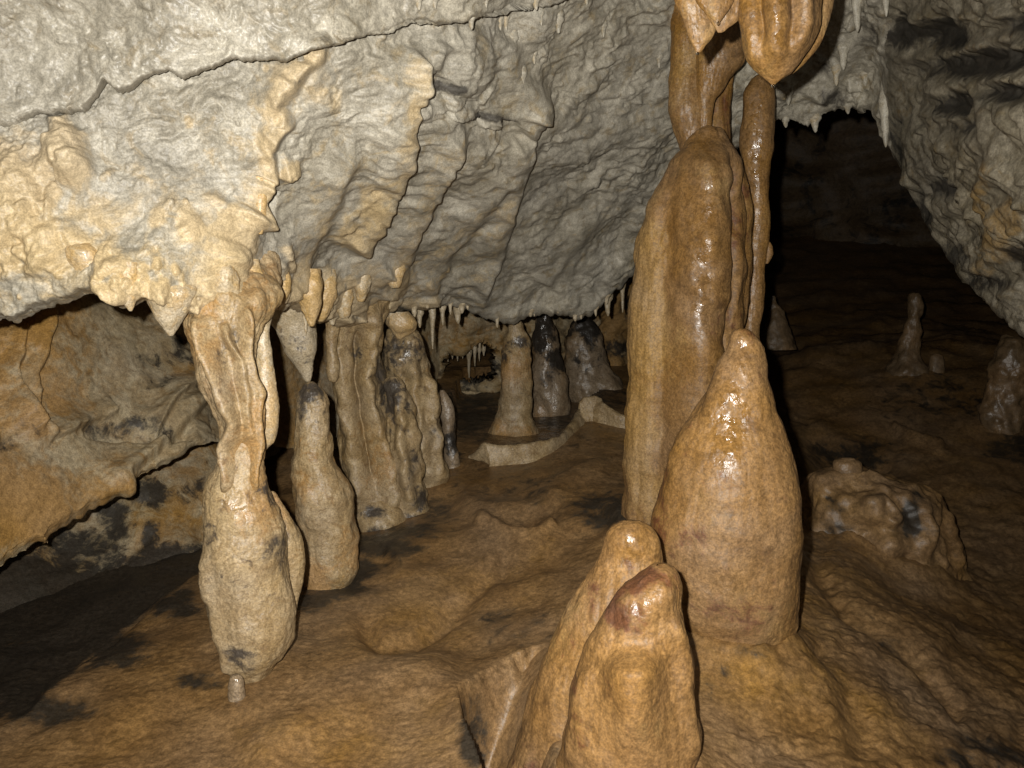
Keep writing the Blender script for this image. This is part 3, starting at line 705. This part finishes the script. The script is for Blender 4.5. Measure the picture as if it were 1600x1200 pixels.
loft('buttress', [(588, 605, 622), (600, 600, 632), (630, 600, 646), (670, 600, 652), (720, 603, 660), (770, 607, 668), (810, 612, 670), (850, 618, 668)], Y3 + .03, M_TAN, parent=t_, rough=.03, lump=.03, lsc=9, ochre=.0, ridges=[([(622, 600), (628, 700), (645, 800)], 8, .04)], dark=[(610, 620, 20, 30, .8), (630, 660, 20, 30, .55), (640, 720, 16, 30, .5), (620, 780, 30, 30, .4), (655, 790, 20, 30, .6)])
loft('foot', [(782, 565, 600), (795, 555, 622), (820, 553, 640), (850, 556, 640), (870, 565, 630)], Y3 - .03, M_TAN, parent=t_, rough=.03, lump=.02, ochre=.2, dark=[(575, 800, 30, 12, .8), (600, 840, 40, 16, .7)], wet=.6)
# --- grey column behind it
Y4 = Yat(672, 765, 3.65)
t_ = empty('cave_column', tuple(np.array([P(672, 765, 3.65)[0], Y4, .14])))
tag(t_, 'grey column with a dark glistening top right of the widest column', 'column')
loft('body', [(512, 612, 642), (520, 604, 655), (545, 601, 666), (580, 600, 673), (620, 610, 681), (660, 624, 689), (700, 640, 694), (740, 650, 697), (780, 652, 700)], Y4, M_TAN, parent=t_, rough=.028, lump=.02, lsc=10, flute=.012, ochre=.0, wet=.2, ridges=[([(640, 560), (655, 650), (675, 760)], 9, .04), ([(668, 580), (680, 680), (690, 760)], 7, .03)],
     wets=[(640, 550, 40, 40, .8), (615, 580, 20, 40, .8)], dark=[(635, 540, 34, 26, .5), (615, 575, 20, 20, .4), (680, 700, 14, 40, .4), (610, 640, 14, 20, .5)])
loft('hanging_lobe', [(488, 592, 640), (505, 600, 652), (515, 606, 648), (525, 614, 634), (530, 620, 628)], Y4 - .1, M_PALE, parent=t_, rough=.015, lump=.02, lsc=14, ochre=.6)
loft('flank', [(610, 688, 694), (630, 688, 704), (670, 690, 713), (710, 692, 717), (740, 694, 719), (765, 698, 716)], Y4 + .2, M_GREYW, parent=t_, rough=.02, lump=.015, ochre=.1, dark=[(708, 690, 14, 40, .5)])
# --- mid distance stalagmites
loft('stalagmite', [(498, 799, 809), (505, 797, 813), (520, 792, 822), (540, 786, 831), (555, 784, 833), (600, 781, 832), (640, 779, 830), (655, 775, 829), (668, 768, 836), (690, 755, 850)], Yat(803, 662, 4.35), M_TAN, 'block sided tan stalagmite behind the rimstone ridge, in front of the two dark domes', 'stalagmite', rough=.025, lump=.015, flute=.004, ochre=.4, wet=.2,
     wets=[(812, 540, 14, 12, .9)], dark=[(815, 535, 20, 10, .6), (800, 570, 24, 12, .5), (805, 620, 18, 14, .45), (790, 560, 10, 20, .6)])
loft('stalagmite', [(482, 844, 853), (490, 840, 858), (510, 836, 864), (540, 831, 874), (580, 829, 884), (615, 827, 889), (635, 826, 890), (660, 830, 886)], Yat(855, 632, 4.9), M_GREYW, 'slim bell shaped stalagmite with a black glistening top behind the block sided one', 'stalagmite', rough=.025, lump=.015, ochre=.35, wet=.4,
     wets=[(852, 520, 14, 40, .9)], dark=[(850, 510, 30, 40, .95), (870, 560, 20, 20, .8), (850, 590, 12, 14, .6)])
loft('stalagmite', [(496, 902, 922), (504, 893, 930), (520, 886, 938), (545, 881, 946), (575, 880, 956), (598, 880, 970), (615, 882, 975), (640, 884, 975)], Yat(920, 602, 5.5), M_GREYW, 'broad dome topped dark stalagmite nearest the tall ochre column', 'stalagmite', rough=.03, lump=.02, ochre=.15, wet=.25, dark=[(912, 515, 30, 20, .9), (915, 550, 20, 30, .4)])

# --- tall ochre group on the right
Y5 = Yat(1050, 790, 2.95)
t_ = empty('stalagmite', tuple(np.array([P(1060, 790, 2.95)[0], Y5, .22])))
tag(t_, 'tallest ochre stalagmite with a rounded top and broad folds down its sides', 'stalagmite')
loft('body', [(199, 1100, 1115), (205, 1089, 1127), (216, 1079, 1136), (236, 1062, 1147), (265, 1044, 1155), (300, 1021, 1160), (340, 1005, 1163), (400, 995, 1164), (480, 987, 1158), (560, 982, 1148), (700, 978, 1135), (790, 975, 1130), (850, 973, 1130)], Y5, M_OCHRE, parent=t_, rough=.02, flute=.014, fsc=11, dr=.75, ochre=.1, wet=.12,
     ridges=[([(1107, 205), (1103, 300), (1098, 420), (1092, 560), (1084, 780)], 36, .075), ([(1060, 245), (1044, 330), (1037, 450), (1034, 620), (1030, 780)], 13, -.02), ([(1138, 235), (1148, 330), (1142, 450), (1126, 580)], 8, -.035)],
     ochres=[(1005, 450, 40, 220, .7), (1005, 700, 40, 120, .6), (1060, 600, 50, 120, .3)], wets=[(1100, 310, 22, 120, 1.), (1096, 450, 18, 70, 1.), (1104, 215, 24, 16, .7)], dark=[(1150, 300, 14, 90, .4), (1040, 240, 12, 30, .35)])
loft('right_fold', [(222, 1126, 1142), (240, 1124, 1154), (280, 1124, 1166), (330, 1128, 1173), (400, 1126, 1174), (470, 1112, 1168), (540, 1104, 1152), (620, 1095, 1140), (820, 1085, 1130)], Y5 + .08, M_OCHRE, parent=t_, rough=.012, flute=.016, fsc=11, ochre=.2, dark=[(1150, 300, 30, 120, .45), (1135, 500, 30, 60, .4)])
t_ = empty('stalactite', tuple(P(1100, -40, 2.85)))
tag(t_, 'folded brown drapery hanging behind the tip of the tallest ochre stalagmite', 'stalactite')
loft('left_fold', [(-80, 1050, 1110), (0, 1050, 1105), (60, 1047, 1100), (120, 1046, 1100), (170, 1047, 1106), (210, 1056, 1110), (250, 1066, 1110), (290, 1075, 1108)], Yat(1080, 150, 2.95), M_OCHRE, parent=t_, base='top', rough=.012, flute=.014, fsc=10, ochre=.12, wet=.5, dark=[(1070, 60, 14, 20, .5), (1065, 160, 8, 50, .4)])
loft('right_fold', [(-80, 1090, 1168), (0, 1088, 1168), (60, 1088, 1166), (95, 1088, 1162), (115, 1088, 1148), (140, 1088, 1130), (160, 1090, 1116), (200, 1092, 1112), (240, 1094, 1110)], Yat(1080, 150, 2.9), M_OCHRE, parent=t_, base='top', rough=.012, flute=.012, fsc=10, ochre=.12, wet=.5, dr=.7)
loft('back_fold', [(120, 1100, 1146), (160, 1098, 1142), (200, 1096, 1141), (250, 1096, 1138), (300, 1100, 1130)], Yat(1110, 150, 3.08), M_OCHRE, parent=t_, base='top', rough=.012, flute=.014, ochre=.05, dark=[(1130, 190, 20, 50, .5)])
t_ = empty('cave_column', tuple(P(1170, 590, 3.2)))
tag(t_, 'thin wavy ochre column standing beside the tallest stalagmite against the dark', 'column')
loft('shaft', [(118, 1182, 1200), (128, 1172, 1206), (145, 1164, 1210), (185, 1159, 1211), (225, 1156, 1206), (260, 1160, 1203), (310, 1169, 1202), (350, 1170, 1203), (400, 1168, 1199), (450, 1163, 1195), (500, 1158, 1188), (540, 1154, 1186), (640, 1145, 1186), (820, 1130, 1190)], Yat(1180, 400, 3.12), M_OCHRE, parent=t_, rough=.012, flute=.006, lump=.008, lsc=8, ochre=.12, wet=.5, wets=[(1182, 230, 12, 90, .5)])
loft('knob', [(378, 1196, 1203), (386, 1194, 1207), (396, 1194, 1208), (406, 1194, 1204), (412, 1195, 1200)], Yat(1195, 395, 3.12), M_OCHRE, parent=t_, rough=.003, ochre=.12)
# --- cone stalagmite
Y6 = Yat(1140, 1000, 2.12)
loft('stalagmite', [(514, 1152, 1168), (518, 1146, 1175), (528, 1141, 1183), (545, 1136, 1191), (562, 1126, 1194), (590, 1112, 1198), (640, 1086, 1216), (700, 1058, 1232), (760, 1034, 1242), (820, 1020, 1247), (880, 1020, 1249), (940, 1034, 1246), (985, 1066, 1236), (1010, 1098, 1215), (1040, 1120, 1190)], Y6, M_OCHRE,
     'big bottle shaped wet ochre stalagmite standing on the mound right of centre', 'stalagmite', rough=.016, flute=.006, fsc=14, lump=.0, dr=.85, ochre=.1, wet=.08, wets=[(1135, 660, 30, 80, 1.), (1160, 550, 20, 40, 1.), (1160, 650, 12, 50, .8), (1140, 910, 20, 20, .8)],
     dark=[(1165, 520, 20, 12, .5), (1080, 840, 40, 50, .25), (1130, 970, 60, 34, .28), (1030, 800, 16, 70, .3), (1200, 900, 30, 60, .2), (1190, 580, 8, 20, .3), (1040, 720, 14, 60, .35)])
# --- the front pair
Y7 = Yat(1000, 1050, 1.62)
t_ = empty('stalagmite', tuple(np.array([P(990, 1300, 1.62)[0], Y7, .08])))
tag(t_, 'nearest ochre stalagmite with a slanted reddish brown cap and a knob on its face', 'stalagmite')
loft('body', [(884, 1026, 1044), (888, 1012, 1054), (898, 992, 1061), (920, 966, 1065), (950, 946, 1067), (1000, 924, 1074), (1050, 904, 1085), (1100, 889, 1092), (1150, 878, 1092), (1200, 870, 1088), (1300, 848, 1090), (1500, 800, 1110)], Y7, M_OCHRE, parent=t_, rough=.016, flute=.008, fsc=14, lump=.004, lsc=9, dr=.85, ochre=.12, wet=.1,
     wets=[(1000, 930, 50, 50, .6), (990, 960, 16, 12, .5)], dark=[(1015, 915, 48, 34, .8), (972, 950, 34, 30, .8), (990, 975, 20, 20, .55), (900, 1120, 18, 90, .4)], bumps=[(990, 1050, 34, 28, .062, 3.6), (1000, 950, 44, 36, .012, 1), (1040, 925, 16, 30, .008, 1)], ridges=[([(1058, 950), (1070, 1020), (1084, 1120), (1088, 1200)], 12, .012), ([(925, 1040), (905, 1120), (890, 1200)], 16, .012)])
loft('stalagmite', [(815, 976, 1000), (819, 964, 1012), (828, 954, 1022), (845, 947, 1031), (875, 934, 1037), (920, 906, 1040), (1000, 868, 1034), (1100, 826, 1010), (1200, 792, 990), (1300, 770, 985), (1450, 740, 990)], Yat(985, 1050, 1.8), M_OCHRE,
     'smooth round topped ochre stalagmite leaning close behind the brown capped one', 'stalagmite', rough=.016, flute=.01, fsc=13, lump=.002, ochre=.12, wet=.1, bumps=[(992, 842, 34, 26, .014, 1)], wets=[(990, 850, 26, 26, .7)], dark=[(880, 1050, 30, 90, .25), (830, 1150, 30, 60, .25), (930, 930, 12, 40, .25)])
# --- hanging draperies in the foreground
Yd = Yat(1200, 60, 1.75)
def drop(px, py, d, r, parent):
    me_name = 'water_drop'
    nu_, nv_ = 16, 12
    a = np.linspace(0, 2 * math.pi, nu_, endpoint=False)[None]; b = np.linspace(0.02, math.pi - .02, nv_)[:, None]
    Vd = np.stack([np.sin(b) * np.cos(a), np.sin(b) * np.sin(a), np.cos(b) * 1.25 + 0 * a], -1) * r
    o = link(me_name, mesh_from_grid(me_name, Vd, wrap=True), M_DROP, P(px, py, d), parent)
t_ = empty('stalactite', tuple(P(1230, -220, 1.5)))
tag(t_, 'large fat honey coloured stalactite with a water drop at its tip', 'stalactite')
loft('body', [(-260, 1150, 1310), (-100, 1158, 1292), (0, 1160, 1282), (40, 1161, 1279), (70, 1164, 1268), (95, 1173, 1250), (112, 1184, 1235), (123, 1196, 1222), (130, 1203, 1213), (133, 1206, 1210)], Yd, M_OCHRE, parent=t_, base='top', rough=.008, flute=.006, fsc=11, ridges=[([(1170, -200), (1168, 30), (1178, 80), (1198, 118)], 11, .014), ([(1216, -200), (1214, 40), (1210, 110)], 18, .022), ([(1262, -200), (1258, 30), (1240, 90)], 11, .014), ([(1190, -200), (1190, 20), (1196, 80)], 6, -.012), ([(1241, -200), (1240, 20), (1232, 80)], 6, -.012)], ochre=.12, wet=.35, wets=[(1214, 30, 16, 80, .6), (1165, 30, 10, 60, .5)], dr=.8, fine=.002)
loft('side_fold', [(-260, 1230, 1330), (-100, 1235, 1308), (0, 1240, 1302), (40, 1240, 1293), (70, 1238, 1281), (95, 1232, 1262), (110, 1226, 1246), (118, 1224, 1234)], Yd + .06, M_OCHRE, parent=t_, base='top', rough=.006, flute=.006, ochre=.12, wet=.3, dr=.7)
drop(1208, 134, depth_at(134, Yd), .0045, t_)
t_ = empty('stalactite', tuple(P(1100, -220, 1.5)))
tag(t_, 'cluster of pointed overlapping honey coloured drapery leaves left of the fat stalactite', 'stalactite')
loft('drapery_leaf', [(-260, 1020, 1160), (-60, 1045, 1140), (0, 1053, 1128), (30, 1068, 1122), (44, 1071, 1120), (60, 1077, 1112), (72, 1083, 1101), (80, 1087, 1096), (83, 1089, 1092)], Yd + .03, M_OCHRE, parent=t_, base='top', rough=.008, flute=.006, ochre=.12, wet=.45, dr=.45)
loft('drapery_leaf', [(-260, 1060, 1240), (-60, 1075, 1190), (0, 1090, 1174), (18, 1100, 1166), (34, 1110, 1152), (44, 1118, 1138), (51, 1122, 1128)], Yd + .0, M_OCHRE, parent=t_, base='top', rough=.008, flute=.006, ochre=.12, wet=.45, dr=.35)
loft('drapery_leaf', [(-260, 1050, 1210), (-60, 1070, 1160), (-10, 1084, 1150), (10, 1095, 1142), (24, 1107, 1132), (33, 1117, 1126), (36, 1119, 1123)], Yd - .035, M_OCHRE, parent=t_, base='top', rough=.008, flute=.006, ochre=.12, wet=.45, dr=.4)
drop(1090, 83, depth_at(83, Yd + .03), .004, t_)
drop(1122, 36, depth_at(36, Yd - .035), .004, t_)

# --- right chamber
loft('stalagmite', [(458, 1427, 1437), (462, 1423, 1440), (480, 1420, 1441), (510, 1414, 1440), (545, 1404, 1440), (560, 1396, 1442), (575, 1386, 1450), (595, 1380, 1460)], Yat(1420, 580, 6.0), M_FAR, 'slim tapering stalagmite standing alone out in the dark chamber', 'stalagmite', rough=.03, lump=.03, ochre=.6)
loft('stalagmite', [(526, 1574, 1600), (534, 1566, 1612), (550, 1556, 1616), (580, 1548, 1612), (620, 1540, 1604), (650, 1534, 1598), (680, 1534, 1598)], Yat(1570, 656, 5.2), M_FAR, 'stout pillar like stalagmite under the overhanging right wall', 'stalagmite', rough=.04, lump=.03, ochre=.6, wet=.5)
loft('stalagmite', [(462, 1205, 1211), (470, 1202, 1214), (490, 1198, 1224), (520, 1190, 1236), (545, 1184, 1244)], Yat(1210, 520, 6.2), M_FAR, 'faint pointed stalagmite in the dark just right of the thin column', 'stalagmite', rough=.03, lump=.03, ochre=.3)
loft('stalagmite', [(552, 1459, 1468), (557, 1454, 1473), (568, 1452, 1474), (585, 1450, 1476), (600, 1448, 1478)], Yat(1463, 580, 5.9), M_FAR, 'low knob beside the foot of the slim lone stalagmite', 'stalagmite', rough=.02, ochre=.5)
Yl = Yat(1390, 890, 3.5)
t_ = empty('flowstone_boulder', tuple(np.array([P(1380, 890, 3.5)[0], Yl, -.25])))
tag(t_, 'lumpy brown boulder of flowstone lying on the low floor right of the bottle shaped stalagmite', 'boulder')
loft('body', [(740, 1306, 1356), (750, 1284, 1415), (772, 1266, 1455), (812, 1258, 1480), (850, 1262, 1496), (885, 1275, 1505), (930, 1270, 1520)], Yl + .16, M_FLOOR, parent=t_, wet=.0, darkbase=.14, rough=.06, lump=.02, lsc=5, ochre=.35, dr=.8, dark=[(1425, 812, 14, 34, .8), (1300, 800, 18, 30, .4), (1330, 870, 20, 20, .4)],
     bumps=[(1368, 805, 34, 16, .07, 1), (1388, 848, 24, 24, .06, 1), (1445, 820, 18, 40, .05, 1.6), (1320, 785, 26, 16, .03, 1.6)], ridges=[([(1340, 790), (1380, 785), (1405, 810), (1380, 822)], 8, .05)])
loft('stalagmite', [(718, 1315, 1335), (722, 1306, 1343), (732, 1304, 1345), (750, 1302, 1346), (775, 1298, 1352), (810, 1290, 1362)], Yat(1325, 750, 3.62), M_FAR, 'flat topped brown stump standing on the lumpy flowstone boulder', 'stalagmite', rough=.01, ochre=.9)
# --- rimstone dam
def dam(name, pts, d_top, h, w, mat, label):
    pts = np.array(pts, float); n = 140
    s = np.linspace(0, 1, n); k = np.concatenate([[0], np.cumsum(np.hypot(np.diff(pts[:, 0]), np.diff(pts[:, 1])))]); k /= k[-1]
    px_ = pchip(k, pts[:, 0], s); py_ = pchip(k, pts[:, 1], s); dd = pchip(k, pts[:, 2], s); hh = pchip(k, pts[:, 3], s)
    top = P(px_, py_, dd)
    tan = np.gradient(top, axis=0); tan[:, 2] = 0; tan /= np.linalg.norm(tan, axis=1, keepdims=True)
    side = np.stack([tan[:, 1], -tan[:, 0], 0 * s], -1)
    prof = np.array([(2.8, -1.7), (2.4, -1.15), (1.9, -.8), (1.5, -.45), (1.1, -.18), (.6, -.03), (.0, .015), (-.6, .0), (-1.2, -.08), (-1.8, -.3), (-2.4, -.7), (-3, -1.6)])
    pr = np.stack([np.interp(np.linspace(0, 1, 34), np.linspace(0, 1, len(prof)), prof[:, i]) for i in (0, 1)], -1)
    V = top[None] + side[None] * (pr[:, 0, None] * w)[..., None] + np.array([0, 0, 1.0]) * (pr[:, 1, None] * hh[None])[..., None]
    V = V + .010 * np.stack([perlin(V * 5 + 9), perlin(V * 5 + 70), 0 * V[..., 0]], -1) + .012 * np.stack([perlin(V * 11), perlin(V * 11 + 30), .7 * perlin(V * 13 + 60)], -1) + .004 * (billow(V * 40, 2)[..., None])
    mk = np.zeros(V.shape); mk[..., 0] = .1 + .3 * fbm(V * 4, 2); mk[..., 2] = .2
    org = np.array([top[:, 0].mean(), top[:, 1].mean(), top[:, 2].mean() - h])
    o = link(name, mesh_from_grid(name, V, mk, origin=org), mat, org)
    tag(o, label, 'rimstone')
dam('rimstone_dam', [(738, 712, 3.72, .012), (750, 700, 3.76, .045), (760, 693, 3.79, .065), (800, 696, 3.8, .075), (850, 689, 3.86, .075), (878, 678, 3.98, .06), (893, 662, 4.12, .05), (902, 652, 4.22, .04), (909, 641, 4.32, .03)], 0, .08, .012, M_TAN, 'curved pale rimstone ridge across the path below the block sided stalagmite')
dam('rimstone_dam', [(907, 628, 4.3, .07), (915, 620, 4.3, .09), (928, 619, 4.3, .095), (945, 630, 4.25, .09), (965, 645, 4.2, .08), (1000, 657, 4.15, .09), (1030, 665, 4.1, .08)], 0, .08, .016, M_TAN, 'short pale rimstone block with a sloping shoulder left of the tallest stalagmite')

# --- small stalactites
def spike(px, y0, y1, w, d, mat, label, group, curve=0):
    h = y1 - y0
    loft('stalactite', [(y0 - h * .5 - 6, px - w * .4, px + w * .4), (y0, px - w * .6, px + w * .6), (y0 + .35 * h, px - w * .4 + curve, px + w * .3 + curve), (y0 + .75 * h, px - w * .28 + curve, px + w * .22 + curve), (y0 + .95 * h, px - w * .12 + curve, px + w * .12 + curve), (y1, px - 1 + curve, px + 1 + curve)],
         Yat(px, y0, d), mat, label, 'stalactite', group, base='top', rough=.006, ochre=.15, rsc=40, lump=.02, lsc=30, wet=.3, nr=30, nu=18)
_r = np.random.default_rng(21)
lab = 'stubby grey stalactite in the fringe under the ledge crossing the top of the roof'
for px_, y0, y1, w in [(737, 28, 46, 12), (782, 26, 47, 10), (791, 26, 48, 11), (846, 20, 40, 8), (873, 30, 52, 14), (838, -6, 16, 14), (800, 58, 86, 16), (835, 84, 100, 10), (680, -4, 14, 14), (817, 118, 136, 11), (1030, 88, 106, 9), (917, -6, 8, 10), (760, 0, 12, 8), (655, -6, 16, 16), (943, 40, 58, 10), (470, 96, 104, 9)]:
    spike(px_, y0, y1, w, surf(px_, y0) + .008, M_CEIL, lab, 'stalactites of the upper ledge')
lab = 'thin stalactite in the ragged fringe along the low roof edge over the middle columns'
for px_ in [420, 436, 520, 598, 648, 668, 704, 722, 731, 777, 829, 835, 872, 899, 908, 931, 948]:
    l = float(lip(px_))
    spike(px_, l - 8, l + 1 + 11 * _r.uniform(0, 1) ** 2.5, _r.uniform(6, 16), surf(px_, l - 6) + .02, M_PALE, lab, 'fringe of the low roof edge')
for px_, y0, y1, w, d, lb in [(590, 492, 590, 12, 3.3, 'long thin spike stalactite between the widest column and the grey column'), (676, 488, 545, 9, 3.75, 'long rod of stalactite right of the grey column'), (692, 480, 508, 9, 3.8, 'medium forked stalactite hanging right of the grey column rod'),
                              (716, 484, 506, 14, 3.9, 'stubby bent stalactite nearest the dark tunnel mouth'), (656, 488, 512, 11, 3.68, 'slender stalactite just above the glistening grey column'), (950, 462, 494, 14, 4.3, 'drooping ochre stalactite over the broad dark dome'), (973, 440, 488, 9, 4.5, 'thin ribbon stalactite beside the tallest stalagmite edge'),
                              (478, 490, 524, 9, 2.7, 'crooked small stalactite left of the hanging lobe'), (44, 500, 640, 0, 0, '')]:
    if w: spike(px_, y0, y1, w, d, M_PALE, lb, None)
lab = 'short pale stalactite on the rim of the far tunnel mouth'
for px_, y1 in [(694, 560), (700, 565), (707, 561), (715, 564), (723, 560), (733, 590), (742, 572), (749, 564), (756, 556)]:
    spike(px_, 547, y1, _r.uniform(5, 8) if px_ != 733 else 8, 5.62, M_PALE, lab if px_ != 733 else 'longest stalactite in the middle of the far tunnel mouth', 'stalactites of the far tunnel mouth' if px_ != 733 else None)
lab = 'small grey stalactite on the roof between the fat stalactite and the right wall'
for px_, y0, y1, w in [(1340, -10, 50, 20), (1385, -30, 26, 15), (1265, 60, 84, 13), (1318, 74, 110, 17), (1307, 108, 134, 13), (1352, 114, 134, 14), (1232, 144, 164, 12), (1274, 184, 207, 15), (1228, 188, 199, 10), (1325, 165, 178, 13), (1384, 165, 230, 18)]:
    spike(px_, y0, y1, w, surf(px_, min(y0, float(lip(px_)) - 4)) + .01, M_CEIL, lab, 'stalactites of the right roof')
# ---------------------------------------------------------------- camera, flash, world
cam = bpy.data.cameras.new('camera'); co = bpy.data.objects.new('camera', cam); C.objects.link(co)
cam.lens = 28; cam.sensor_width = 36; cam.clip_start = .02; cam.clip_end = 200
co.location = (0, 0, CAMZ); co.rotation_euler = (math.pi / 2 - TH, 0, 0)
sc.camera = co
lt = bpy.data.lights.new('camera_flash', 'SPOT'); lo = bpy.data.objects.new('camera_flash', lt); C.objects.link(lo)
lt.energy = 390; lt.spot_size = math.radians(122); lt.spot_blend = 1.0; lt.color = (1, .965, .90); lt.shadow_soft_size = .012
lo.location = (-.068, .0, CAMZ + .058); lo.rotation_euler = (math.pi / 2 - TH + math.radians(2), 0, 0)
w = bpy.data.worlds.new('World'); sc.world = w; w.use_nodes = True
w.node_tree.nodes['Background'].inputs[0].default_value = (.01, .009, .008, 1)
w.node_tree.nodes['Background'].inputs[1].default_value = .05
sc.view_settings.view_transform = 'Standard'; sc.view_settings.look = 'None'
sc.view_settings.exposure = 0; sc.view_settings.gamma = 1
sc.cycles.max_bounces = 5; sc.cycles.diffuse_bounces = 3; sc.cycles.glossy_bounces = 2
sc.cycles.use_denoising = True
